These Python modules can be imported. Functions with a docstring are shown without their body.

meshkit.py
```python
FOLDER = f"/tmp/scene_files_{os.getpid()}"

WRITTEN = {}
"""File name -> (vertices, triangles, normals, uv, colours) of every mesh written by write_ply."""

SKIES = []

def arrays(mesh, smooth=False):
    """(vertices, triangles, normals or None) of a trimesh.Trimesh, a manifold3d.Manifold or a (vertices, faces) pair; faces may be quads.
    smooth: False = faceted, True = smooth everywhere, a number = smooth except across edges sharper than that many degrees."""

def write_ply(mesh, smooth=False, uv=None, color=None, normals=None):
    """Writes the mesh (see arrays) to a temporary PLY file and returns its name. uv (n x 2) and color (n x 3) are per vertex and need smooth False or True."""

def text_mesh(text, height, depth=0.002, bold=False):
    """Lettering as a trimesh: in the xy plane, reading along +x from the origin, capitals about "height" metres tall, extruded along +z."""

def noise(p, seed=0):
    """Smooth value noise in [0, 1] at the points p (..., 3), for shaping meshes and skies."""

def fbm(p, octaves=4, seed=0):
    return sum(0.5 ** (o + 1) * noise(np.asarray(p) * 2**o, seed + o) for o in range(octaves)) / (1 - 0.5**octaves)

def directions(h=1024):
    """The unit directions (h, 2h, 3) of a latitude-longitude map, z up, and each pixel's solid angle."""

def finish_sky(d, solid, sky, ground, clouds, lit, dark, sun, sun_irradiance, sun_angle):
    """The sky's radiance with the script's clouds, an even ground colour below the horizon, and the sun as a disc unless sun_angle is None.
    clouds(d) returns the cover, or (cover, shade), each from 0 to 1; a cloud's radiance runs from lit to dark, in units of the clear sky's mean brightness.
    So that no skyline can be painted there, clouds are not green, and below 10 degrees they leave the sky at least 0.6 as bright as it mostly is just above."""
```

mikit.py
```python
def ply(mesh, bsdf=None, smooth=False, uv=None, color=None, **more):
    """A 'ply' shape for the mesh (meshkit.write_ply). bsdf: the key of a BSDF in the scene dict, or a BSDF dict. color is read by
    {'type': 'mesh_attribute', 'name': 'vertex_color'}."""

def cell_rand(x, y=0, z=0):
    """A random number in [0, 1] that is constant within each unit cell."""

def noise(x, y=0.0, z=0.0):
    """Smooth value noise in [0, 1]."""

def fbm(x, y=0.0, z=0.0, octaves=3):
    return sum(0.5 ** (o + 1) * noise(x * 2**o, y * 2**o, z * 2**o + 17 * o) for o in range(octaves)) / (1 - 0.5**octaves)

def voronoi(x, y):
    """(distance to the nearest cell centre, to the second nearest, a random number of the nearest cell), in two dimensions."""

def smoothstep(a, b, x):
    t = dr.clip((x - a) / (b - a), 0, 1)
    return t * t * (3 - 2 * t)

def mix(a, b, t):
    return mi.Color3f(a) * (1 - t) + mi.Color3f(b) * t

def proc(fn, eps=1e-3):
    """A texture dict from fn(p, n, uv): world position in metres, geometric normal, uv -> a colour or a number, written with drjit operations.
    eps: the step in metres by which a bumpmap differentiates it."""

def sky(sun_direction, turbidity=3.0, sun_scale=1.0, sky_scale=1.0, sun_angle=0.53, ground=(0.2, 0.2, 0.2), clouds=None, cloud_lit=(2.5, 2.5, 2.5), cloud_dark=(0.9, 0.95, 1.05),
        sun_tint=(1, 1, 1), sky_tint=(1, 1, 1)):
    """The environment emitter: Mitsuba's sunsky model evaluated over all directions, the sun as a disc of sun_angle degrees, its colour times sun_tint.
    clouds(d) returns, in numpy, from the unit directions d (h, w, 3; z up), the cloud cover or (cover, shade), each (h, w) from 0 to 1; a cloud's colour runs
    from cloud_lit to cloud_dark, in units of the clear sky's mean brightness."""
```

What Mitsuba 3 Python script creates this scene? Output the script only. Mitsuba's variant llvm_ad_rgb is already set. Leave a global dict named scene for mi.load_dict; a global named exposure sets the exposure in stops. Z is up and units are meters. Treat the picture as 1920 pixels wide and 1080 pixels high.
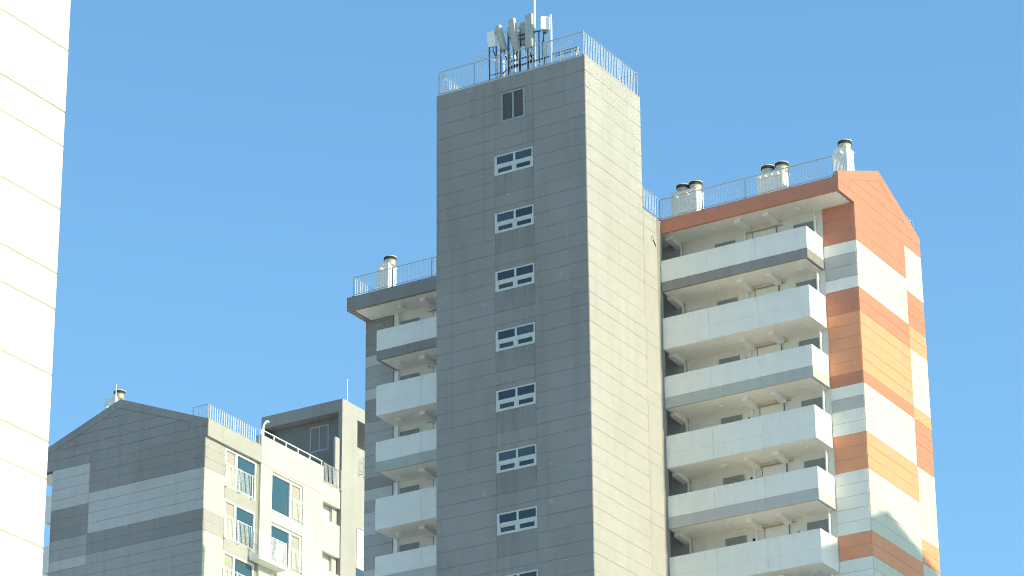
import math, random
import numpy as np, trimesh, manifold3d
import drjit as dr
import mitsuba as mi
import mikit
from mikit import proc, noise, fbm, smoothstep, mix
from shapely.geometry import Polygon, box as rect
from shapely import affinity

random.seed(7); np.random.seed(7)
scene, labels = {'type': 'scene'}, {}

# ---------------------------------------------------------------- camera, light, exposure
CAM = np.array([64.4088, -113.8652, 1.6])
FWD, UPV = np.array([-0.472307, 0.787979, 0.394987]), np.array([0.21094, -0.334052, 0.918648])
scene['camera'] = {'type': 'perspective', 'fov': 17.5335, 'fov_axis': 'x', 'near_clip': 1.0, 'far_clip': 6000.0,
    'to_world': mi.ScalarTransform4f().look_at(origin=CAM.tolist(), target=(CAM + FWD * 100).tolist(), up=UPV.tolist()),
    'film': {'type': 'hdrfilm', 'width': 1024, 'height': 576}}
SUN_EL, SUN_AZ = math.radians(28.0), math.radians(1.5)          # azimuth from +x towards +y
SUN = (math.cos(SUN_EL) * math.cos(SUN_AZ), math.cos(SUN_EL) * math.sin(SUN_AZ), math.sin(SUN_EL))
scene['sky'] = mikit.sky(SUN, turbidity=3.0, sun_tint=(0.60, 0.69, 0.68), sky_tint=(0.84, 1.125, 1.19))
exposure = 2.7

# ---------------------------------------------------------------- materials
def mat(name, d): scene[name] = d; return name

def paint(name, rgb, dirt=0.5, rough=0.8, spec=0.25, tint=(0.84, 0.83, 0.79), drip=None, scuff=False):
    """Painted concrete: broad patches, rain streaks, fine grain."""
    rgb = tuple(float(c) for c in rgb)
    def fn(p, n, uv):
        h = p.x + p.y
        broad = fbm(h * 0.35, p.z * 0.28, 3.1, octaves=3)
        streak = noise(h * 2.7, p.z * 0.16, 9.0) * noise(h * 5.5, p.z * 0.35, 2.0)
        grain = noise(h * 3.3, p.z * 3.3, 5.0)
        w = smoothstep(0.36, 0.72, broad) * 0.65 + smoothstep(0.15, 0.55, streak) * 0.5
        if drip:           # runs of dirt below the edge that repeats with every storey
            below = (drip[0] - p.z) / 2.8
            below = (below - dr.floor(below)) * 2.8
            run = noise(h * 11.0, dr.floor((drip[0] - p.z) / 2.8) * 7.0, 1.0)
            w += smoothstep(0.45, 0.8, run) * dr.clip(1 - below / (drip[1] * (0.35 + 0.65 * noise(h * 5.0, 3.0, 4.0))), 0, 1) * 1.1
        w = dr.clip(w, 0, 1.5) * dirt
        c = mix(rgb, tuple(a * b for a, b in zip(rgb, tint)), w)
        if scuff:          # a few pale scrapes
            c = mix(c, (0.42, 0.42, 0.41), smoothstep(0.93, 0.975, noise(h * 1.5, p.z * 5.0, 21.0)) * noise(h * 6.0, p.z * 9.0, 2.0) * 0.7)
        return c * (0.98 + 0.04 * grain)
    return mat(name, {'type': 'principled', 'base_color': proc(fn), 'roughness': rough, 'specular': spec})

def flat(name, rgb, rough=0.5, spec=0.4, metallic=0.0):
    return mat(name, {'type': 'principled', 'base_color': {'type': 'rgb', 'value': list(rgb)}, 'roughness': rough, 'specular': spec, 'metallic': metallic})

DARK = paint('paint_dark_gray', (0.295, 0.28, 0.275), 0.8, scuff=True)
STRIP = paint('paint_window_strip', (0.265, 0.253, 0.25), 0.8, drip=(62.42 - 0.97, 1.1))
BAND = paint('paint_band_gray', (0.46, 0.475, 0.45), 0.5)
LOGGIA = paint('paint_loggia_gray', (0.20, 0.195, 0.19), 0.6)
MID = paint('paint_mid_gray', (0.38, 0.37, 0.36), 0.6)
LIGHT = paint('paint_pale_gray', (0.505, 0.49, 0.48), 0.5)
NEARW = paint('paint_near_wall', (0.62, 0.61, 0.545), 0.35)
WHITE = paint('paint_white', (0.80, 0.785, 0.745), 0.3, drip=(61.47, 0.7))
CREAM = paint('paint_cream', (0.62, 0.605, 0.525), 0.45)
BEIGE = paint('paint_beige', (0.42, 0.41, 0.39), 0.6)
RED = paint('paint_red', (0.545, 0.228, 0.155), 0.35, tint=(0.85, 0.85, 0.85))
ORANGE = paint('paint_orange', (0.75, 0.335, 0.195), 0.3, tint=(0.9, 0.88, 0.85))
SIDE = paint('paint_tower_side', (0.41, 0.40, 0.385), 0.45)
SOFFIT = paint('paint_soffit', (0.82, 0.80, 0.77), 0.35)
INNER = paint('paint_gallery_wall', (0.78, 0.75, 0.70), 0.4)
MORTAR = flat('joint_mortar', (0.13, 0.135, 0.135), 0.9, 0.1)
JOINTW = flat('joint_pale', (0.33, 0.32, 0.28), 0.9, 0.1)
JOINTN = flat('joint_yellowed', (0.56, 0.52, 0.36), 0.9, 0.1)
POUR = flat('pour_line', (0.56, 0.56, 0.52), 0.8, 0.1)
JOINTO = flat('joint_orange', (0.30, 0.24, 0.19), 0.9, 0.1)
FRAME = flat('window_frame_white', (0.52, 0.53, 0.49), 0.35, 0.5)
ALU = flat('aluminium_frame', (0.29, 0.295, 0.295), 0.4, 0.5)
GLASS = flat('dark_glass', (0.020, 0.028, 0.040), 0.06, 0.85)
GLASS3 = flat('paler_glass', (0.042, 0.056, 0.070), 0.10, 0.9)
GLASS2 = flat('greenish_glass', (0.035, 0.048, 0.048), 0.12, 0.8)
FRAMEW = flat('balcony_frame_white', (0.78, 0.78, 0.74), 0.35, 0.5)
TEAL = flat('teal_glass', (0.032, 0.085, 0.115), 0.08, 1.0)
MESH = flat('insect_screen', (0.10, 0.097, 0.09), 0.7, 0.2)
BLIND = flat('pale_blind', (0.40, 0.38, 0.33), 0.7, 0.2)
DOOR = flat('door_gray', (0.24, 0.25, 0.255), 0.5, 0.4)
STEEL = flat('painted_steel', (0.78, 0.78, 0.76), 0.4, 0.5)
PICKET = flat('picket_steel', (0.62, 0.625, 0.62), 0.55, 0.3)
RAILING = flat('railing_steel', (0.36, 0.37, 0.375), 0.5, 0.4)
GALV = flat('galvanised_steel', (0.20, 0.22, 0.24), 0.45, 0.5)
CAPM = flat('vent_cap_metal', (0.48, 0.45, 0.36), 0.45, 0.5)
CAPD = flat('vent_cap_shadow_band', (0.06, 0.055, 0.05), 0.7, 0.3)
PLASTIC = flat('white_plastic', (0.80, 0.80, 0.78), 0.35, 0.5)
ANTG = flat('antenna_gray', (0.43, 0.42, 0.39), 0.5, 0.4)
CABLE = flat('black_cable', (0.02, 0.022, 0.025), 0.6, 0.4)
POLE = flat('dark_pole', (0.09, 0.11, 0.135), 0.5, 0.4)
TAN = flat('conduit_tan', (0.46, 0.37, 0.24), 0.6, 0.3)
def ground_fn(p, n, uv):
    a = fbm(p.x * 0.05, p.y * 0.05, 0.0, octaves=4)
    b = noise(p.x * 3.0, p.y * 3.0, 1.0)
    return mix((0.56, 0.53, 0.47), (0.42, 0.40, 0.33), smoothstep(0.45, 0.6, a)) * (0.85 + 0.3 * b)
GROUND = mat('ground_surface', {'type': 'principled', 'base_color': proc(ground_fn), 'roughness': 0.9, 'specular': 0.2})

# ---------------------------------------------------------------- helpers
def B(x0, x1, y0, y1, z0, z1):
    x0, x1 = sorted((x0, x1)); y0, y1 = sorted((y0, y1)); z0, z1 = sorted((z0, z1))
    m = trimesh.creation.box(extents=(x1 - x0, y1 - y0, z1 - z0))
    m.apply_translation(((x0 + x1) / 2, (y0 + y1) / 2, (z0 + z1) / 2)); return m
def cat(*ms):
    ms = [m for m in ms if m is not None]
    return trimesh.util.concatenate(ms)
def rod(a, b, r, n=8, r2=None):
    a, b = np.array(a, float), np.array(b, float)
    return trimesh.creation.cylinder(radius=r, segment=np.array([a, b]), sections=n)
def lathe(profile, at, n=24):
    m = trimesh.creation.revolve(np.array(profile, float), sections=n); m.apply_translation(at); return m
def rbox(lx, ly, lz, r=0.02):
    """Rounded box centred on the origin."""
    s = [manifold3d.Manifold.sphere(r, 12).translate((sx * (lx / 2 - r), sy * (ly / 2 - r), sz * (lz / 2 - r))) for sx in (-1, 1) for sy in (-1, 1) for sz in (-1, 1)]
    h = manifold3d.Manifold.batch_hull(s).to_mesh()
    return trimesh.Trimesh(h.vert_properties[:, :3], h.tri_verts)
used = {}
def uniq(base):
    k = used.get(base, -1) + 1; used[base] = k
    return base if k == 0 else f'{base}_{k:03d}'
def ent(name, mesh, m, smooth=False, kind=None, parent=None):
    key = uniq((parent + '__' if parent else '') + name)
    scene[key] = mikit.ply(mesh, m, smooth=smooth)
    if kind: labels[key] = {'kind': kind}
    return key
def thing(name, label, category, group=None, kind=None):
    key = uniq(name); labels[key] = {'label': label, 'category': category}
    if group: labels[key]['group'] = group
    return key

GAP, BEV, THK = 0.014, 0.008, 0.035
def panel_mesh(poly, thk=THK, gap=GAP, bev=BEV):
    """A convex face panel in (u, v), facing +w, its face at w = 0, edges bevelled, with an open gap round it."""
    p = poly.buffer(-gap / 2, join_style=2); q = p.buffer(-bev, join_style=2)
    P, Q = np.array(p.exterior.coords)[:-1], np.array(q.exterior.coords)[:-1]
    if len(P) != len(Q):
        Q = P
    if not p.exterior.is_ccw: P = P[::-1]
    if not q.exterior.is_ccw: Q = Q[::-1]
    k = np.argmin(((Q - P[0]) ** 2).sum(1)); Q = np.roll(Q, -k, axis=0)
    n = len(P)
    v = np.vstack([np.c_[Q, np.zeros(n)], np.c_[P, np.full(n, -bev)], np.c_[P, np.full(n, -thk)]])
    f = []
    for i in range(n):
        j = (i + 1) % n
        f += [[i, n + i, n + j], [i, n + j, j], [n + i, 2 * n + i, 2 * n + j], [n + i, 2 * n + j, n + j]]
    for i in range(1, n - 1): f.append([0, i, i + 1])
    return trimesh.Trimesh(v, f, process=False)
def place(m, plane, pos):
    """plane '-y': u = x, v = z, facing -y at y = pos.  '+x': u = y, v = z, facing +x.  '-x': facing -x (u = y)."""
    v = m.vertices.copy(); f = m.faces
    if plane == '-y': w = np.c_[v[:, 0], pos - v[:, 2], v[:, 1]]
    elif plane == '+x': w = np.c_[pos + v[:, 2], v[:, 0], v[:, 1]]
    else: w = np.c_[pos - v[:, 2], v[:, 0], v[:, 1]]; f = f[:, ::-1]
    return trimesh.Trimesh(w, f, process=False)
def panel(parent, plane, pos, u0, u1, z0, z1, m, name='panel'):
    if isinstance(u0, Polygon): poly = u0
    else: poly = rect(min(u0, u1), min(z0, z1), max(u0, u1), max(z0, z1))
    j = random.uniform(-0.004, 0.004)
    return ent(name, place(panel_mesh(poly), plane, pos + j), m, parent=parent)
def slab_poly(poly, plane, pos, depth):
    """The polygon as a solid from its face at pos, going inwards."""
    m = trimesh.creation.extrude_polygon(poly, depth, engine='earcut'); m.apply_translation((0, 0, -depth)); return place(m, plane, pos)

def railing(parent, runs, z0, z1, post_step=2.06, pitch=0.145, name='railing', bw=0.03, m=None):
    """Runs of picket railing between (x, y) points; top and bottom rail, posts and pickets."""
    rails, pk, pl = [], [], []
    for (a, b) in runs:
        a, b = np.array(a, float), np.array(b, float); L = np.linalg.norm(b - a); d = (b - a) / L
        rails += [rod((*a, z1), (*b, z1), 0.021, 8), rod((*a, z0 + 0.08), (*b, z0 + 0.08), 0.016, 6)]
        n = max(1, round(L / post_step))
        for i in range(n + 1):
            q = a + d * L * i / n; pl.append(cat(rod((*q, z0), (*q, z1 + 0.045), 0.026, 8), B(q[0] - .06, q[0] + .06, q[1] - .06, q[1] + .06, z0, z0 + .012)))
        for i in range(1, int(L / pitch)):
            q = a + d * pitch * i
            bar = trimesh.creation.box(extents=(bw, 0.006, z1 - z0 - 0.08))
            bar.apply_transform(trimesh.transformations.rotation_matrix(math.atan2(d[1], d[0]), (0, 0, 1)))
            bar.apply_translation((q[0], q[1], (z0 + 0.08 + z1) / 2)); pk.append(bar)
    k = ent(name, cat(*rails), m or RAILING, smooth=40, parent=parent)
    for p in pl: ent('post', p, m or RAILING, smooth=40, parent=k)
    ent('picket', cat(*pk), m or PICKET, kind='stuff', parent=k)
    return k

def window(parent, plane, pos, u0, u1, z0, z1, holes, frame=FRAME, pane=GLASS, depth=0.09, panes=None, name='window', recess=0.045):
    """Frame cut from one plate with holes, a pane behind each hole."""
    fr = rect(u0, z0, u1, z1)
    for h in holes: fr = fr.difference(rect(*h))
    k = ent(name, slab_poly(fr, plane, pos, depth), frame, parent=parent)
    for i, h in enumerate(holes):
        pm = panes[i] if panes else pane
        d = 0.012
        s = {'-y': recess, '+x': -recess}[plane]
        ent('pane', slab_poly(rect(h[0] - .01, h[1] - .01, h[2] + .01, h[3] + .01), plane, pos + s, d), pm, parent=k)
    return k

def vent_stack(parent, x, y, w, d, z0, z1, caps, outlets):
    """Roof shaft with round ventilator heads and small white outlets on its -y face."""
    body = cat(B(x, x + w, y, y + d, z0, z1 - 0.05), B(x - 0.03, x + w + 0.03, y - 0.03, y + d + 0.03, z1 - 0.05, z1))
    k = ent('vent_stack', body, WHITE, parent=parent)
    for cx in caps:
        c = (cx, y + d / 2, z1)
        m = lathe([(0, 0), (0.27, 0), (0.25, 0.06), (0.25, 0.20), (0.29, 0.26), (0.0, 0.26)], c)
        h = ent('ventilator', m, CAPM, smooth=35, parent=k)
        ent('louvre_band', lathe([(0, .255), (0.30, .255), (0.315, .285), (0.315, .32), (0.295, .335), (0.315, .35), (0.315, .40), (0, .40)], c), CAPD, smooth=35, parent=h)
        ent('lid', lathe([(0, .395), (0.325, .395), (0.33, .42), (0.25, .46), (0.10, .49), (0, .495)], c), STEEL, smooth=35, parent=h)
    for ox, oz in outlets:
        m = lathe([(0, 0), (0.075, 0), (0.08, 0.02), (0.08, 0.10), (0.055, 0.14), (0, 0.15)], (0, 0, 0), 16)
        m.apply_transform(trimesh.transformations.rotation_matrix(math.radians(72), (1, 0, 0))); m.apply_translation((ox, y - 0.0, oz))
        ent('outlet', m, PLASTIC, smooth=40, parent=k)
    return k

# ---------------------------------------------------------------- ground
ent('ground', B(-3000, 3000, -3000, 3000, -1.0, 0.0), GROUND)
labels['ground'] = {'label': 'open ground of paving and grass around the apartment blocks', 'category': 'ground', 'kind': 'structure'}

# ================================================================= main building
A = thing('apartment_building', 'tall block with grey stair tower, white galleries and red and orange striped gable', 'building')
TOP = 69.0
W, D1, D2 = 7.74, 5.05, 6.27            # tower width, depth above the roof, depth below it
XR, XL = 8.88, -16.96                   # gable plane, left end plane
YP, YW, YB = 6.58, 8.24, 15.24          # gallery parapet plane, wall plane, rear plane
ZV = 44.2                               # below this the walls are outside the picture
S0 = TOP - 2.2                          # a storey joint of the tower

# --- tower
tw = ent('tower', cat(
    B(-W + .014, -4.69, .014, .40, 0, TOP - .02), B(-2.70, -.014, .014, .40, 0, TOP - .02),
    B(-W + .014, -.3, .40, D1 - .02, 0, TOP - .02)), MORTAR, parent=A)
ent('flank_wall', cat(B(-.299, -.014, .40, D1 - .02, 0, TOP - .02), B(-W + .02, -.014, D1 - .02, D2 - .01, 0, 63.45)), JOINTW, parent=tw)
ent('roof_kerb', cat(B(-W, -.13, 0.002, .12, TOP, TOP + .06), B(-W, -.13, D1 - .12, D1, TOP, TOP + .06), B(-W, -W + .12, .121, D1 - .121, TOP, TOP + .06)), LIGHT, parent=tw)
ent('roof_kerb', B(-.129, -.002, .002, D1, TOP, TOP + .06), SIDE, parent=tw)
rows = [TOP]
z = TOP - .69
k = 0
js = []
for n in range(-1, 10):
    s = S0 - 2.8 * n
    js += [s, s - .72, s - 1.32, s - 2.08]
js = [q for q in js if ZV < q < TOP - .4]
edges = [TOP] + js + [ZV]
for a, b in zip(edges[:-1], edges[1:]):
    panel(tw, '-y', 0, -W, -4.686, b, a, DARK)
    panel(tw, '-y', 0, -2.704, -.002, b, a, DARK)
    if a > 63.6:
        panel(tw, '+x', 0, .036, D1, b, a, SIDE)
    else:
        panel(tw, '+x', 0, .036, D1, b, a, SIDE)
# rear column of the side face: fewer joints
cols = [63.48] + [q for q in (v for n in range(0, 9) for v in (S0 - 2.8 * n - .72, S0 - 2.8 * n - 1.32)) if ZV < q < 63.3] + [ZV]
for a, b in zip(cols[:-1], cols[1:]): panel(tw, '+x', 0, D1, D2, b, a, SIDE)
# window strip of the front face
strip = cat(*[B(-4.68, -2.71, .02, .40, 0, ZV)])
ws = []
for n in range(1, 9):
    s = S0 - 2.8 * n
    zt, zb = s - 1.58, s - 2.55
    ws.append((zt, zb))
top_cut = ws[0][0]
def strip_panel(a, b): panel(tw, '-y', 0, -4.694, -2.696, min(a, b), max(a, b), STRIP if abs(a - b) > .8 else DARK)
cores = [B(-4.69, -2.70, .014, .40, 0, ZV)]
# around the louvred opening at the top
panel(tw, '-y', 0, -4.69, -2.70, TOP - .69, TOP, DARK)
panel(tw, '-y', 0, -4.69, -4.33, TOP - 1.48, TOP - .69, DARK); panel(tw, '-y', 0, -3.08, -2.70, TOP - 1.48, TOP - .69, DARK)
panel(tw, '-y', 0, -4.69, -4.33, S0 + .0, TOP - 1.48, DARK); panel(tw, '-y', 0, -3.08, -2.70, S0 + .0, TOP - 1.48, DARK)
cores += [B(-4.69, -2.70, .014, .40, TOP - .70, TOP - .02), B(-4.69, -4.35, .014, .40, S0, TOP - .70), B(-3.06, -2.70, .014, .40, S0, TOP - .70)]
strip_panel(S0, S0 - .72); strip_panel(S0 - .72, S0 - 1.32)
prev = S0 - 1.32; ctop = S0
for n in range(0, 9):
    s = S0 - 2.8 * n
    zt, zb = s - 1.58, s - 2.55
    if zb < ZV: break
    strip_panel(s - 1.32, zt); strip_panel(zb, s - 3.52)
    if s - 4.12 > ZV: strip_panel(s - 3.52, s - 4.12)
    cores.append(B(-4.69, -2.70, .014, .40, zt + .01, ctop)); ctop = zb - .01
cores.append(B(-4.69, -2.70, .014, .40, ZV, ctop))
ent('window_strip_wall', cat(*cores), MORTAR, parent=tw)
for n in range(0, 9):
    s = S0 - 2.8 * n
    zt, zb = s - 1.58, s - 2.55
    if zb < ZV: break
    h = [(-4.58, zb + .53, -3.715, zt - .06), (-3.625, zb + .53, -2.765, zt - .06), (-4.515, zb + .115, -3.785, zb + .33), (-3.565, zb + .115, -2.835, zb + .33)]
    window(A, '-y', -.012, -4.69 + .005, -2.70 - .005, zb, zt, h, panes=[random.choice((GLASS, GLASS, GLASS3)), random.choice((GLASS, GLASS3)), GLASS2, random.choice((GLASS, GLASS2, GLASS))])
window(A, '-y', .0, -4.33, -3.08, S0 + .0, TOP - .72, [(-4.25, S0 + .10, -3.755, TOP - .80), (-3.67, S0 + .10, -3.19, TOP - .80)], frame=ALU, pane=MESH, name='louvre_window', recess=.06)
railing(A, [((-W + .09, .09), (-.09, .09)), ((-.09, .09), (-.09, D1 - .1)), ((-W + .09, .09), (-W + .09, D1 - .1)), ((-W + .09, D1 - .1), (-.09, D1 - .1))], TOP + .06, TOP + 1.24, 1.7, name='tower_railing')

# --- the long block behind: core walls, roof deck, gallery slabs
gz = lambda k: 61.09 - 0.5625 * k
body = cat(B(XL + .3, XR - .3, YW + .05, YB, 0, 63.0), B(XL + .3, XR - .3, YW + .3, YB - .02, 63.0, 63.2))
ent('gallery_wall', body, INNER, parent=A)
deck = cat(B(XL + .31, XR - .17, YP + .235, YW + .29, 62.93, 63.2))
ent('roof_slab', deck, SOFFIT, parent=A)
# fascia
fas_r = ent('roof_fascia', cat(B(0.02, XR - .165, 6.67, YP + .23, 62.88, 63.56), B(XR - .164, XR - .036, 6.67, 6.74, 62.88, 63.79)), RED, parent=A)
fas_l = ent('roof_fascia', cat(B(XL, -W - .02, 6.62, YP + .23, 62.90, 63.58), B(XL, XL + .3, YP + .231, YB, 62.90, 63.58)), DARK, parent=A)
ent('roof_kerb', B(XL + .31, XR - .31, YB - .3, YB, 63.2, 63.58), LIGHT, parent=A)
ent('core_roof_edge', cat(B(-W, -.30, D1, D2 + .18, 63.46, 63.50), B(-.29, 0.0, D1 + .002, D2 + .18, 63.482, 63.512)), LIGHT, parent=A)

# --- gable end (+x)
gab = ent('gable_wall', cat(
    slab_poly(Polygon([(6.745, 62.895), (6.745, 63.78), (11.02, 65.51), (15.22, 63.74), (15.22, 0), (8.28, 0), (8.28, 62.895)]), '+x', XR - .014, .15)), JOINTO, parent=A)
outer = Polygon([(6.67, 62.88), (6.67, 63.80), (11.02, 65.53), (15.24, 63.76), (15.24, 62.78), (13.43, 62.78), (8.24, 62.78), (8.24, 62.88)])
inner = Polygon([(7.83, gz(-4)), (7.83, 63.80), (11.0, 65.03), (14.22, 63.63), (14.22, gz(-4))])
low = rect(6.0, 62.0, 16.0, gz(-4))
ring = outer.difference(low).difference(inner)
for g in ([ring] if ring.geom_type == 'Polygon' else ring.geoms):
    ent('panel', slab_poly(g.buffer(-.012, join_style=2), '+x', XR, .03), RED, parent=gab)
for k0 in (-4, -5, -6, -7):
    q = inner.intersection(rect(6, gz(k0), 16, gz(k0 - 1)))
    if q.is_empty or q.area < .02: continue
    ent('panel', slab_poly(q.buffer(-.012, join_style=2), '+x', XR, .03), RED, parent=gab)
q = rect(6.67, 62.88, 8.24, gz(-4)); panel(gab, '+x', XR, q, 0, 0, 0, RED)
panel(gab, '+x', XR, 8.24, 13.43, gz(-3), gz(-4), RED); panel(gab, '+x', XR, 13.43, 15.24, gz(-3), gz(-4), RED)
def band(k):            # colour of row k on the wide part
    if k < 0: return RED
    if k < 4: return CREAM
    if k < 6: return RED
    if k < 11: return ORANGE
    if k < 12: return RED
    if k < 16: return CREAM
    if k < 19: return ORANGE
    if k < 24: return CREAM
    if k < 26: return ORANGE
    return CREAM
def band_strip(k):
    if k < -3: return RED
    if k < 1: return CREAM
    if k < 4: return RED
    if k < 6: return ORANGE
    if k < 11: return CREAM
    if k < 12: return ORANGE
    if k < 16: return RED
    if k < 22: return CREAM
    if k < 24: return ORANGE
    return CREAM
def side_band(k, end):   # rows of the walls that face -y
    if k == -4: k = -3
    if end == 'right':
        c = band(k)
        if c is CREAM: c = MID if k in (1, 2, 13) else WHITE
        if k in (1, 2, 13): c = LIGHT
        return c
    c = band(k)
    if c is CREAM: return MID if k in (1, 2, 13) else LIGHT
    return {RED: DARK, ORANGE: MID}[c]
for k in range(-3, 30):
    panel(gab, '+x', XR, 8.24, 13.43, gz(k + 1), gz(k), band(k))
    panel(gab, '+x', XR, 13.43, 15.24, gz(k + 1), gz(k), band_strip(k))
sw_r = ent('side_wall', B(7.30, XR - .03, YW + .014, YW + .25, 0, 62.9), JOINTO, parent=A)
sw_l = ent('side_wall', B(XL + .014, -15.37, YW + .014, YW + .25, 0, 62.92), MORTAR, parent=A)
for k in range(-4, 30):
    zt = min(gz(k), 62.905)
    panel(sw_r, '-y', YW, 7.29, XR - .035, gz(k + 1), zt, side_band(k, 'right'))
    panel(sw_l, '-y', YW, XL, -15.37, gz(k + 1), zt, side_band(k, 'left'))

# --- the rows below the picture, down to the ground
def lower(parent, plane, pos, u0, u1, zs, col):
    by = {}
    for a, b in zip(zs[:-1], zs[1:]):
        by.setdefault(col, []).append(place(panel_mesh(rect(u0, b, u1, a)), plane, pos))
    for m, l in by.items(): ent('lower_panel', cat(*l), m, kind='stuff', parent=parent)
lz = [ZV] + list(np.arange(ZV - .7, 0, -.7)) + [0.0]
lower(tw, '-y', 0, -W, -4.686, lz, DARK); lower(tw, '-y', 0, -2.704, -.002, lz, DARK); lower(tw, '-y', 0, -4.694, -2.696, [ZV] + list(np.arange(ZV - 1.4, 0, -2.8)) + [0.0], STRIP)
lower(tw, '+x', 0, .036, D1, lz, SIDE); lower(tw, '+x', 0, D1, D2, lz, SIDE)
gl = [gz(30)] + list(np.arange(gz(30) - .5625, 0, -.5625)) + [0.0]
for i0, mm in ((0, CREAM), (12, ORANGE), (18, CREAM), (28, RED), (34, ORANGE), (40, CREAM)):
    seg = gl[i0:{0: 12, 12: 18, 18: 28, 28: 34, 34: 40, 40: len(gl) - 1}[i0] + 1]
    lower(gab, '+x', XR, 8.24, 13.43, seg, mm); lower(gab, '+x', XR, 13.43, 15.24, seg, CREAM if mm is not CREAM else ORANGE)
    lower(sw_r, '-y', YW, 7.29, XR - .035, seg, WHITE if mm is CREAM else mm); lower(sw_l, '-y', YW, XL, -15.37, seg, LIGHT if mm is CREAM else DARK if mm is RED else MID)
for st in range(7, 21):
    zt = 61.47 - 2.8 * st
    for x0, x1 in ((.012, 7.27), (-15.22, -W - .012)):
        ent('lower_gallery', cat(B(x0, x1, YP, YP + .13, zt - 1.47, zt), B(x0, x1, YP + .131, YW + .04, zt - 1.466, zt - 1.27), B(*((x1 - .13, x1) if x0 > 0 else (x0, x0 + .13)), YP + .132, YW - .002, zt - 1.268, zt)), WHITE, kind='stuff', parent=A)

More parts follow.
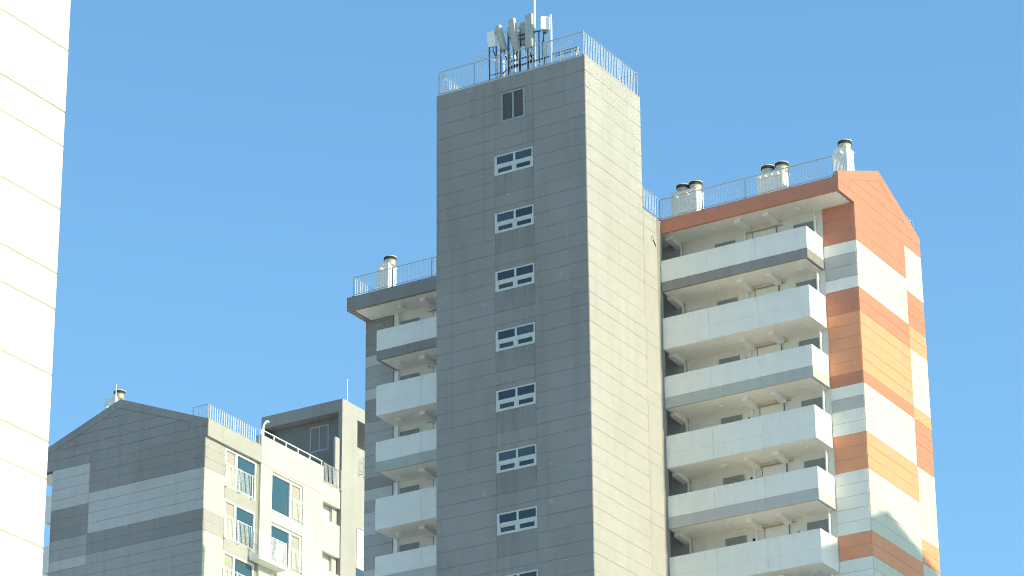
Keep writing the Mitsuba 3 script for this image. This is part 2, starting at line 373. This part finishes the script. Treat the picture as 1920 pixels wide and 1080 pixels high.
# --- galleries: one for each storey on both wings
mirror = lambda x: -8.08 - x
bands_of = {0: (DARK, 1.02), 1: (None, 0), 2: (BAND, .97), 3: (None, 0), 4: (LIGHT, .95), 5: (None, 0), 6: (DARK, 1.0)}
for st in range(0, 7):
    zt = 61.47 - 2.8 * st
    zb = zt - 1.47
    for wing in ('right', 'left'):
        fx = (lambda x: x) if wing == 'right' else mirror
        xe = 7.27 if wing == 'right' else mirror(-15.22)
        xs = 0.012 if wing == 'right' else mirror(-W - .012)
        X = lambda a, b, y0, y1, z0, z1: B(fx(a), fx(b), y0, y1, z0, z1)
        if wing == 'left': xe, xs = 7.14, -.328
        slab = X(xs, xe - .16, YP + .13, YW + .045, zb + .004, zb + .2)
        g = ent('gallery', slab, SOFFIT, parent=A)
        # parapet: front wall of three bays and an end wall; upper and lower band where they differ in colour
        m, h = bands_of[st]
        cuts = [xs, 2.33, 4.75, xe] if wing == 'right' else [xs, 1.3, 4.62, xe]
        segs = [(zb, zt, WHITE)] if m is None else [(zt - h, zt, WHITE), (zb, zt - h, m)]
        for z0, z1, mm in segs:
            for a, b in zip(cuts[:-1], cuts[1:]):
                e = .004
                ent('parapet_panel', X(a + e * (a != xs), b - e * (b != xe), YP, YP + .13, z0, z1 - (.0 if z1 == zt else .004)), mm, parent=g)
            ent('parapet_panel', X(xe - .14, xe, YP + .131, YW - .002, z0, z1 - (.0 if z1 == zt else .004)), mm, parent=g)
        ent('coping', cat(X(xs, xe + .006, YP - .006, YP + .137, zt + .001, zt + .022), X(xe - .147, xe + .006, YP + .138, YW - .003, zt + .001, zt + .022)), WHITE, parent=g)
        if m is None:     # the plain ones carry a shallow pour line
            ent('pour_line', cat(X(xs + .01, xe - .001, YP - .003, YP - .001, zb + .62, zb + .630)), POUR, parent=g)
        zc = (62.93 if st == 0 else zb + 2.8)        # ceiling above this gallery
        zs = zc - .004 + (.0 if st == 0 else .004)
        for bx in (3.45, 4.86, -.06, -1.55):
            v = np.array([(bx, 7.2, zs), (bx + .29, 7.2, zs), (bx, YW + .02, zs), (bx + .29, YW + .02, zs), (bx, 7.2, zs - .15), (bx + .29, 7.2, zs - .15), (bx, YW + .02, zs - .24), (bx + .29, YW + .02, zs - .24)])
            if wing == 'left' and bx < 0: continue
            v[:, 0] = [fx(q) for q in v[:, 0]]
            bm = trimesh.convex.convex_hull(v)
            ent('soffit_beam', bm, SOFFIT, parent=A)
        for lx in (2.35, 6.42):
            ent('soffit_light', lathe([(0, 0), (.13, 0), (.15, -.03), (.13, -.07), (0, -.09)][::-1], (fx(lx), 7.55, zs)), PLASTIC, smooth=40, parent=A)
        zd = 62.47 - 2.8 * st
        fl = zb + .2
        for dx in (1.92, 5.86):
            dk = ent('door', X(dx + .04, dx + .97, YW - .01, YW + .06, fl, zd - .04), DOOR, parent=A)
            ent('frame', cat(X(dx, dx + .04, YW - .022, YW + .06, fl, zd), X(dx + .97, dx + 1.01, YW - .022, YW + .06, fl, zd), X(dx + .04, dx + .97, YW - .022, YW + .06, zd - .04, zd)), ALU, parent=dk)
            ent('handle', X(dx + .86, dx + .90, YW - .06, YW - .01, fl + 1.0, fl + 1.16), STEEL, parent=dk)
        mk = ent('meter_cabinet', X(3.86, 4.99, YW - .02, YW + .06, fl + .3, zd + .10), INNER, parent=A)
        [ent('edge', X(q, q + .03, YW - .016, YW + .05, fl + .3, zd + .12), GALV, parent=mk) for q in (3.82, 5.0)]
        ent('conduit', cat(X(3.42, 5.35, YW - .035, YW + .01, zd + .15, zd + .185)), TAN, smooth=30, parent=A)
        ent('intercom', X(3.25, 3.33, YW - .03, YW + .06, zd - .5, zd - .22), CABLE, parent=A)
        ent('intercom', X(5.42, 5.48, YW - .03, YW + .06, zd - .5, zd - .3), CABLE, parent=A)
        for px, r in ((.22, .055), (.40, .03), (3.47, .05), (6.95, .055)):
            ent('drain_pipe', cat(rod((fx(px), YW - .075, fl), (fx(px), YW - .075, zs), r, 14), X(px - r - .015, px + r + .015, YW - .075, YW + .06, zs - .35, zs - .31)), STEEL if px > 1 else INNER, smooth=40, parent=A)
# wall end of the tower towards the right gallery and the lobby behind it
ent('core_end_wall', B(-.30, -.004, D2 - .009, 6.76, 0, 63.46), DARK, parent=A)
ent('lobby_wall', B(-7.9, .16, YW - .02, YW + .049, 0, 62.9), LIGHT, parent=A)

# --- roof furniture
dk = 63.2
vent_stack(A, -.06, 7.9, 1.27, .73, dk, 65.36, (.37, 1.03), ((.22, 65.1), (.78, 65.12)))
vent_stack(A, 4.33, 7.9, 1.26, .73, dk, 65.22, (4.71, 5.41), ((4.47, 64.98), (4.78, 64.98), (5.09, 64.98), (5.38, 64.99)))
vent_stack(A, 8.19, 7.9, .61 - .0, .73, dk, 65.5, (8.56,), ((8.53, 65.22),))
vent_stack(A, -16.12, 7.9, .64, .73, dk, 65.54, (-15.6,), ((-15.85, 65.27),))
railing(A, [((-.05, 6.74), (8.64, 6.74)), ((8.64, 6.74), (8.64, YB - .15)), ((-.04, D1 + .1), (-.04, 6.5)), ((8.64, YB - .15), (.2, YB - .15))], 63.58, 64.59, 2.06, name='roof_railing')
railing(A, [((-16.62, 6.69), (-W - .1, 6.69)), ((-16.62, 6.69), (-16.62, YB - .15)), ((-16.62, YB - .15), (-W - .1, YB - .15))], 63.6, 64.58, 2.06, name='roof_railing')
# vent pipe and hook on the tower flank
hook = [rod((.0, 5.86 + .11 * math.cos(t), 62.35 + .11 * math.sin(t)), (.0, 5.86 + .11 * math.cos(t + .5), 62.35 + .11 * math.sin(t + .5)), .014, 6) for t in np.arange(0, 6.2, .5)]
ent('cable_loop', cat(*hook, rod((.02, 5.94, 62.27), (.02, 6.14, 62.06), .02, 8)), CABLE, smooth=40, parent=A)

# ================================================================= antennas on the tower roof
TZ = TOP + .02
def ant_panel(x, y, zc, w, d, h, face_deg, tilt_deg, pole_x, label, m=ANTG):
    """Sector antenna: a rounded panel on a pole, tilted forward; face_deg is the compass of its face from +x."""
    t = thing('panel_antenna', label, 'antenna', 'sector antennas on the tower roof')
    b = rbox(d * 1.2, w * 1.25, h * 1.04, .04)
    R = trimesh.transformations
    b.apply_transform(R.rotation_matrix(math.radians(tilt_deg), (0, 1, 0)))
    b.apply_transform(R.rotation_matrix(math.radians(face_deg), (0, 0, 1)))
    b.apply_translation((x, y, zc)); ent('panel', b, m, smooth=40, parent=t)
    f = np.array([math.cos(math.radians(face_deg)), math.sin(math.radians(face_deg)), 0])
    pc = np.array([x, y, 0]) - f * (.26 + h / 2 * math.sin(math.radians(tilt_deg)) * .6)
    top = zc + h * .42
    ent('pole', rod((pc[0], pc[1], TZ), (pc[0], pc[1], top), .035, 10), POLE, smooth=40, parent=t)
    for q, s in ((h * .33, 1), (-h * .33, -1)):
        on = np.array([x, y, zc + q]) + f * math.sin(math.radians(tilt_deg)) * q
        ent('bracket', cat(rod(on, (pc[0], pc[1], zc + q), .035, 8), B(pc[0] - .06, pc[0] + .06, pc[1] - .06, pc[1] + .06, zc + q - .05, zc + q + .05)), PLASTIC, smooth=40, parent=t)
    lo = np.array([x, y, zc - h / 2]) - f * math.sin(math.radians(tilt_deg)) * h / 2
    pts = [lo + (0, 0, .05), lo - (0, 0, .18), (lo + np.array([pc[0], pc[1], lo[2]])) / 2 - (0, 0, .35), np.array([pc[0], pc[1], lo[2] - .6]), np.array([pc[0] + .05, pc[1] - .05, TZ + .15])]
    ent('cable', cat(*[rod(a, b2, .022, 6) for a, b2 in zip(pts[:-1], pts[1:])]), CABLE, smooth=40, parent=t)
ant_panel(-5.10, .55, 71.42, .34, .18, .70, 262, 12, -5.0, 'shortest white panel antenna at the left end of the antenna cluster', PLASTIC)
ant_panel(-4.62, .55, 71.35, .30, .16, 1.18, 238, 15, -4.4, 'tilted grey panel antenna second from the left in the cluster')
ant_panel(-4.16, .75, 71.32, .20, .14, 1.15, 222, 13, -4.0, 'narrow grey panel antenna seen almost edge on, third from the left')
ant_panel(-3.86, .45, 71.22, .30, .16, 1.60, 245, 9, -3.6, 'long leaning grey panel antenna in the middle of the cluster')
ant_panel(-3.50, .75, 71.38, .30, .16, 1.08, 265, 3, -3.4, 'short upright dark grey panel antenna left of the tall white mast')
ant_panel(-3.05, .40, 71.23, .30, .16, 1.64, 270, 0, -2.9, 'tall upright grey panel antenna clamped to the tall white mast')
t = thing('mast', 'tall white mast rising out of the picture above the antennas', 'mast')
ent('pole', rod((-2.90, .62, TZ), (-2.90, .62, 75.5), .05, 14), STEEL, smooth=40, parent=t)
ent('base_plate', B(-3.05, -2.75, .47, .77, TZ - .0, TZ + .03), GALV, parent=t)
t = thing('square_antenna', 'square white box antenna on a thin pole right of the tall mast', 'antenna')
b = rbox(.13, .50, .66, .03); b.apply_transform(trimesh.transformations.rotation_matrix(math.radians(-42), (0, 0, 1))); b.apply_translation((-2.24, .5, 71.43)); ent('housing', b, PLASTIC, smooth=40, parent=t)
ent('mount', B(-2.42, -2.22, .48, .64, 71.0, 71.13), GALV, parent=t)
ent('pole', rod((-2.40, .58, TZ), (-2.40, .58, 71.1), .035, 10), POLE, smooth=40, parent=t)
ent('cable', cat(rod((-2.36, .52, 71.05), (-2.45, .5, 70.3), .018, 6), rod((-2.45, .5, 70.3), (-2.38, .52, TZ + .1), .018, 6)), CABLE, smooth=40, parent=t)
t = thing('white_post', 'thick white post standing right of the square white antenna', 'post')
ent('pole', rod((-1.98, .5, TZ), (-1.98, .5, 71.8), .055, 14), STEEL, smooth=40, parent=t)
ent('base_plate', B(-2.12, -1.84, .36, .64, TZ, TZ + .03), GALV, parent=t)
t = thing('antenna_frame', 'dark steel pipe frame carrying the antenna cluster on the tower roof', 'frame')
for px, y, zt in ((-5.22, .5, 71.05), (-4.86, .5, 71.0), (-4.62, .5, 70.8), (-4.31, .7, 71.4), (-3.95, .5, 70.9), (-3.28, .6, 71.25), (-2.64, .55, 71.2), (-3.62, .6, 70.5)):
    ent('upright', rod((px, y, TZ), (px, y, zt), .032, 10), POLE, smooth=40, parent=t)
ent('crossbar', rod((-3.8, .62, 71.30), (-2.55, .56, 71.18), .035, 10), POLE, smooth=40, parent=t)
ent('crossbar', rod((-3.8, .62, 71.08), (-2.9, .56, 71.02), .03, 10), POLE, smooth=40, parent=t)
ent('crossbar', rod((-4.3, .6, 70.08), (-2.95, .6, 70.08), .04, 10), POLE, smooth=40, parent=t)
ent('crossbar', rod((-5.22, .5, 69.6), (-4.6, .5, 69.6), .025, 10), POLE, smooth=40, parent=t)
ent('crossbar', rod((-4.3, .6, 69.74), (-2.0, .55, 69.76), .04, 10), POLE, smooth=40, parent=t)
for (a, b) in (((-4.0, .4), (-4.1, .75)), ((-3.9, .4), (-3.8, .75)), ((-2.6, .4), (-2.52, .7))):
    ent('stay', rod((a[0], a[1], TZ + .5), (b[0], b[1], TZ + .02), .022, 8), STEEL, smooth=40, parent=t)
def curve(pts, r, n=8):
    pts = [np.array(p, float) for p in pts]; out = []
    P = [pts[0]] + pts + [pts[-1]]
    for i in range(1, len(P) - 2):
        for s in range(n):
            u = s / n; a, b, c, d = P[i - 1:i + 3]
            out.append(.5 * (2 * b + (c - a) * u + (2 * a - 5 * b + 4 * c - d) * u * u + (3 * b - a - 3 * c + d) * u ** 3))
    out.append(P[-2])
    return cat(*[rod(a, b, r, 7) for a, b in zip(out[:-1], out[1:])])
t = thing('cable_bundle', 'black cable bundle sagging from the antennas down over the tower roof edge', 'cable')
for i in range(4):
    o = .035 * i
    ent('cable', curve([(-2.95, .5 + o, 69.82 + o), (-3.4, .42 + o, 69.62 + o), (-3.9, .4 + o, 69.70 + o), (-4.25, .35 + o, 69.55 + o), (-4.42, .2 + o, 69.35), (-4.46, .12 + o * .4, 69.14)], .022), CABLE, smooth=40, parent=t)
def yagi(p, n, label, L=1.9):
    t = thing('rod_antenna', label, 'antenna')
    d = np.array([.478, .878, 0]); p = np.array(p, float); e = p + d * L; c = np.array([d[1], -d[0], 0])
    ent('boom', rod(p, e, .022, 8), STEEL, smooth=40, parent=t)
    for i in range(n):
        q = p + d * (L * (i + .4) / n); ent('element', rod(q - c * .16, q + c * .16, .014, 8), STEEL, smooth=40, parent=t)
    ent('pole', rod((e[0] - d[0] * .25, e[1] - d[1] * .25, TZ), (e[0] - d[0] * .25, e[1] - d[1] * .25, e[2] + .15), .03, 8), STEEL, smooth=40, parent=t)
yagi((-5.95, .45, 70.80), 8, 'lower white rod antenna sticking out to the left over the tower railing', 1.75)
yagi((-5.50, .45, 70.98), 8, 'upper white rod antenna sticking out to the left under the white panel antenna', 1.9)
t = thing('cable_tray', 'low grey cable rack on white legs along the right half of the tower roof edge', 'rack')
ent('rail', cat(rod((-1.92, .5, 69.80), (-.62, .5, 69.80), .028, 8), rod((-1.92, .75, 69.80), (-.62, .75, 69.80), .028, 8), *[rod((x, .5, 69.80), (x, .75, 69.80), .018, 6) for x in np.arange(-1.9, -.6, .13)]), GALV, smooth=40, parent=t)
for lx in (-1.45, -.9, -.62):
    ent('leg', cat(rod((lx, .5, 69.8), (lx - .1, .45, TZ), .024, 8), rod((lx, .5, 69.8), (lx + .12, .55, TZ), .024, 8)), STEEL, smooth=40, parent=t)
ent('clamp', cat(*[B(x, x + .14, .4, .55, TZ, TZ + .14) for x in (-1.85, -1.62, -1.25, -.98)]), STEEL, parent=t)

# ================================================================= building behind, lower left
Bk = thing('apartment_building', 'lower grey block behind on the left with a pointed gable and white balconies', 'building')
XB, YG = -31.0, 14.62
bz = lambda m: 60.31 - .5625 * m
ent('core_wall', cat(B(-40.88, XB - .45, YG + .30, 52, 0, 61.9), B(-40.88, XB - .32, YG + .30, 52, 61.901, 62.2)), INNER, parent=Bk)
pk = Polygon([(-42.38, 62.0), (-42.38, 62.98), (-36.62, 65.17), (-30.90, 62.91), (-30.90, 62.0), (-31.03, 62.0), (-31.03, 0), (-40.88, 0), (-40.88, 62.0)])
gb = ent('gable_wall', slab_poly(pk, '-y', YG + .014, .27), MORTAR, parent=Bk)
outer = Polygon([(-42.40, 61.98), (-42.40, 63.0), (-36.62, 65.19), (-30.85, 62.92), (-30.85, 61.98), (-38.41, 61.98)])
zi = bz(-4)
inner = Polygon([(-41.2, zi), (-41.2, 63.0), (-36.62, 64.68), (-32.05, 62.95), (-32.05, zi)])
ring = outer.difference(rect(-50, 50, -20, zi)).difference(inner)
for g in ([ring] if ring.geom_type == 'Polygon' else ring.geoms):
    ent('panel', slab_poly(g.buffer(-.012, join_style=2), '-y', YG, .03), DARK, parent=gb)
for m in range(-4, -10, -1):
    q = inner.intersection(rect(-50, bz(m), -20, bz(m - 1)))
    if q.is_empty or q.area < .03: continue
    for g in ([q] if q.geom_type == 'Polygon' else q.geoms):
        ent('panel', slab_poly(g.buffer(-.012, join_style=2), '-y', YG, .03), DARK, parent=gb)
panel(gb, '-y', YG, -42.40, -38.42, bz(-3), bz(-4), DARK); panel(gb, '-y', YG, -38.42, -30.85, bz(-3), bz(-4), DARK)
for m in range(-3, 16):
    w = DARK if m < 0 else LIGHT if m < 4 else DARK if m < 6 else MID if m < 11 else DARK if m < 12 else LIGHT
    s = DARK if m < -3 else LIGHT if m < 1 else DARK if m < 4 else MID if m < 6 else (MID if m in (7, 8) else LIGHT) if m < 11 else MID
    panel(gb, '-y', YG, -38.42, XB - .002, bz(m + 1), bz(m), w)
    panel(gb, '-y', YG, -40.90, -38.42, bz(m + 1), bz(m), s)
lower(gb, '-y', YG, -38.42, XB - .002, [bz(16)] + list(np.arange(bz(17), 0, -.5625)) + [0.0], MID); lower(gb, '-y', YG, -40.90, -38.42, [bz(16)] + list(np.arange(bz(17), 0, -.5625)) + [0.0], LIGHT)
# right (+x) face: corner strip, two window bays, white bay, stair bay
fw = ent('front_wall', cat(B(XB - .45, XB - .014, YG + .30, 16.40, 0, 61.97), B(XB - .45, XB - .03, 16.40, 19.42, 0, 52.2), B(XB - .45, XB - .03, 19.20, 19.42, 52.2, 61.97)), JOINTW, parent=Bk)
ent('roof_fascia', B(XB - .30, XB + .15, YG + .035, 19.42, 61.985, 62.93), BEIGE, parent=Bk)
for m in range(-3, 16):
    c = BEIGE if m < 0 else CREAM if m < 4 else BEIGE if m < 6 else CREAM
    panel(fw, '+x', XB, YG + .036, 16.40, bz(m + 1), bz(m) - (.01 if m == -3 else 0), c)
lower(fw, '+x', XB, YG + .036, 16.40, [bz(16)] + list(np.arange(bz(17), 0, -.5625)) + [0.0], CREAM)
lower(fw, '+x', XB - .016, 16.41, 19.19, list(np.arange(52.2, 0, -2.8)) + [0.0], CREAM)
for st in range(0, 4):
    zt = 61.95 - 2.8 * st; zb = zt - 2.13
    h = [(16.55, zb + .08, 17.32, zt - .12), (17.50, zb + .08, 19.05, zt - .12)]
    window(Bk, '+x', XB - .02, 16.43, 19.17, zb, zt, h, panes=[BLIND, TEAL], frame=FRAMEW, depth=.14, recess=.08)
    ent('spandrel', B(XB - .40, XB - .012, 16.43, 19.19, zt - 2.80 + .004, zb - .004), BEIGE, parent=Bk)
    railing(Bk, [((XB + .06, 16.47), (XB + .06, 18.75))], zb - .02, zb + 1.22, 1.1, .115, name='window_railing', m=STEEL, bw=.028)
XW = XB + .10
wb = ent('white_wall', cat(
    B(XB - .30, XW, 19.42, 20.45, 50, 63.58), B(XB - .30, XW, 23.33, 25.20, 50, 63.58), B(XB - .30, XW, 20.45, 23.33, 61.86, 63.58),
    *[B(XB - .30, XW, 20.45, 23.33, 61.86 - 2.8 * st - 2.80, 61.86 - 2.8 * st - 2.16) for st in range(0, 4)], B(XB - .30, XW - .02, 19.43, 25.19, 0, 49.99)), CREAM, parent=Bk)
ent('drip_line', B(XW, XW + .02, 19.42, 25.2, 61.97, 62.0), BEIGE, parent=Bk)
for st in range(0, 4):
    zt = 61.855 - 2.8 * st; zb = zt - 2.155
    h = [(20.58, zb + .08, 22.20, zt - .14), (22.40, zb + .08, 23.18, zt - .14)]
    window(Bk, '+x', XB + .02, 20.455, 23.325, zb, zt, h, panes=[TEAL, BLIND], frame=FRAMEW, depth=.14, recess=.08)
    railing(Bk, [((XW + .05, 22.35), (XW + .05, 23.30))], zb + .05, zb + 1.17, .9, .115, name='window_railing', m=STEEL, bw=.028)
    if st == 1:
        bal = ent('balcony', B(XW + .002, XW + .62, 18.58, 21.08, 56.40, 56.66), WHITE, parent=Bk)
        railing(Bk, [((XW + .58, 18.62), (XW + .58, 21.04)), ((XW + .58, 18.62), (XW + .05, 18.62)), ((XW + .58, 21.04), (XW + .05, 21.04))], 56.66, 57.85, .8, .075, name='balcony_railing', m=STEEL, bw=.028)
        lat = [rod((XW + .575, 19.9 + q, 56.78), (XW + .575, 19.9 + q + .35, 57.75), .008, 5) for q in np.arange(0, .8, .06)]
        ent('lattice', cat(*lat), STEEL, smooth=40, kind='stuff', parent=bal)
# loggia rail on the white bay
lr = ent('parapet_rail', cat(rod((XW - .1, 19.5, 63.90), (XW - .1, 25.2, 63.90), .035, 8)), STEEL, smooth=40, parent=Bk)
for y in np.linspace(19.55, 25.15, 6): ent('post', cat(rod((XW - .1, y, 63.58), (XW - .1, y, 63.90), .03, 8)), STEEL, smooth=40, parent=lr)
ent('drain_pipe', curve([(XW - .05, 19.62, 63.4), (XW - .05, 19.62, 64.05), (XW - .02, 19.72, 64.3), (XW + .03, 19.85, 64.45), (XW + .03, 19.98, 64.42)], .06), PLASTIC, smooth=40, parent=Bk)
# stair bay
sb = ent('stair_wall', cat(B(XB - .25, XB - .05, 25.20, 27.05, 61.72, 62.9), *[B(XB - .25, XB - .05, 25.20, 27.05, 58.92 - 2.8 * s, 60.74 - 2.8 * s) for s in range(0, 4)],
    B(XB - .25, XB - .05, 25.2, 27.05, 0, 49.6)), CREAM, parent=Bk)
ent('stair_pillar', B(XB - .45, XB - .26, 26.62, 27.05, 48, 62.9), LIGHT, parent=Bk)
for s in range(0, 4):
    ent('landing', B(XB - 2.4, XB - .27, 25.2, 27.05, 59.1 - 2.8 * s, 59.3 - 2.8 * s), MID, parent=Bk)
    ent('landing_light', lathe([(0, -.02), (.12, -.02), (.12, -.1), (0, -.12)], (XB - .75, 26.2, 59.08 - 2.8 * s)), PLASTIC, smooth=40, parent=Bk)
ent('stair_back_wall', B(XB - 2.6, XB - 2.42, 25.2, 27.05, 48, 62.9), DARK, parent=Bk)
railing(Bk, [((XB + .02, 25.35), (XB + .02, 27.0))], 62.75, 63.85, 1.6, .13, name='stair_railing')
# roof railings and furniture
railing(Bk, [((XB + .05, YG + .12), (XB + .05, 19.30)), ((XB + .05, YG + .12), (XB - .92, YG + .12))], 62.93, 63.76, 2.3, .20, name='roof_railing', bw=.05)
vent_stack(Bk, -38.72, 16.0, .72, .73, 62.1, 66.06, (-38.05,), ((-38.5, 65.5),))
t = thing('lightning_rod', 'thin white rod on the pointed gable of the grey block behind', 'rod')
ent('pole', rod((-37.03, YG + .15, 65.0), (-37.03, YG + .15, 66.15), .022, 8), STEEL, smooth=40, parent=t)
ent('base', rod((-37.03, YG + .15, 64.9), (-37.03, YG + .15, 65.15), .05, 8), STEEL, smooth=40, parent=t)
# gallery on its far left side (only its end shows)
for st in range(0, 4):
    zt = 61.35 - 2.8 * st
    gk = ent('gallery', B(-42.4, -40.95, 16.35, 40, zt - 1.45, zt - 1.25), SOFFIT, parent=Bk)
    ent('parapet', cat(B(-42.58, -42.45, 16.2, 40, zt - 1.47, zt), B(-42.449, -40.92, 16.2, 16.33, zt - 1.47, zt)), WHITE, parent=gk)
ent('eave_slab', B(-42.38, -40.9, YG + .30, 45, 61.98, 62.2), SOFFIT, parent=Bk)
# penthouse with its deep loggia
PX0, PY = -36.4, 27.06
ph = ent('penthouse', cat(
    B(PX0, XB, PY, 33, 67.44, 68.14),                              # roof slab
    B(XB - .22, XB, PY, 28.55, 40, 67.44), B(XB - .22, XB, 28.55, 33, 40, 65.76), B(XB - .22, XB, 28.55, 33, 67.36, 67.44), B(XB - .22, XB, 31.2, 33, 65.76, 67.36),
    ), DARK, parent=Bk)
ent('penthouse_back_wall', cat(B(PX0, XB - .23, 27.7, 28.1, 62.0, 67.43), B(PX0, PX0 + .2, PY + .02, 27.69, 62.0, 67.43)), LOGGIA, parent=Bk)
ent('penthouse_side_face', cat(B(XB, XB + .025, PY, 28.55, 40, 68.145), B(XB, XB + .025, 28.55, 33, 67.36, 68.145), B(XB, XB + .025, 28.55, 33, 61.1, 65.76)), SIDE, parent=Bk)
window(Bk, '-y', 27.685, -33.55, -32.28, 65.62, 67.14, [(-33.46, 65.72, -32.95, 67.05), (-32.87, 65.72, -32.37, 67.05)], frame=ALU, pane=MESH, name='louvre_window')
for s in range(0, 4):
    zz = 61.05 - 2.8 * s
    ent('stair_window_panel', B(XB + .0, XB + .05, 28.58, 33, zz - 2.25, zz), WHITE, parent=Bk)
    ent('stair_window_pane', B(XB - .02, XB + .012, 28.58, 33, zz - 2.8 + .005, zz - 2.255), TEAL, parent=Bk)
ent('flue', B(XB - .13, XB - .02, 26.48, 26.90, 62.91, 65.74), SIDE, parent=Bk)
ent('guard', cat(*[rod((XB + .03, y, 64.2), (XB + .30, y, 64.2), .02, 6) for y in (28.75, 29.2)], *[rod((XB + .30, y, 64.2), (XB + .30, y, 65.1), .02, 6) for y in (28.75, 29.2)], rod((XB + .30, 28.75, 65.1), (XB + .30, 29.2, 65.1), .02, 6), rod((XB + .30, 28.75, 64.6), (XB + .30, 29.2, 64.6), .02, 6)), GALV, smooth=40, parent=Bk)
t = thing('lightning_rod', 'tall thin white rod on the flat penthouse roof of the grey block behind', 'rod')
ent('pole', rod((XB - .3, 28.0, 68.14), (XB - .3, 28.0, 69.65), .028, 8), STEEL, smooth=40, parent=t)
ent('base', rod((XB - .3, 28.0, 68.13), (XB - .3, 28.0, 68.35), .06, 8), STEEL, smooth=40, parent=t)

# ================================================================= near block at the left edge
L = thing('apartment_building', 'near block at the left edge, its blank sunlit cream wall cut by thin joints', 'building')
nw = ent('wall', cat(B(20, 33.98, -100, -76.9, 0, 50)), JOINTN, parent=L)
js = []
for n in range(-9, 6):
    s = 23.361 - 2.797 * n
    js += [s, s - 1.095, s - 1.70]
js = [q for q in js if 12 < q < 48]
for a, b in zip(js[:-1], js[1:]):
    panel(nw, '+x', 34.0, -83.6, -76.88, b + .003, a - .003, NEARW); panel(nw, '+x', 34.0, -90.4, -83.6, b + .003, a - .003, NEARW)
ent('roof_edge', B(19.9, 34.1, -100.1, -76.8, 50.0, 50.6), NEARW, parent=L)

# ================================================================= block to the right, outside the frame, whose gable throws the shadow
O = thing('apartment_building', 'block outside the picture whose gable shades the foot of the striped wall', 'building')
XO, YO, ZO = 41.7, 10.86, 66.5
prof = Polygon([(YO - 5.0, 0), (YO - 5.0, ZO - 2.1), (YO, ZO), (YO + 7.0, ZO - 2.0), (YO + 7.0, 0)])
ent('wall', slab_poly(prof, '-x', XO, 26.0), CREAM, parent=O)
for s in range(0, 20):
    for u in range(0, 6):
        window(O, '-y', YO - 5.03, XO + 2 + u * 3.9, XO + 4 + u * 3.9, 5 + 2.8 * s, 6.5 + 2.8 * s, [(XO + 2.08 + u * 3.9, 5.08 + 2.8 * s, XO + 2.96 + u * 3.9, 6.42 + 2.8 * s), (XO + 3.04 + u * 3.9, 5.08 + 2.8 * s, XO + 3.92 + u * 3.9, 6.42 + 2.8 * s)], depth=.06, recess=.03) if s % 4 == 0 and u < 2 else None
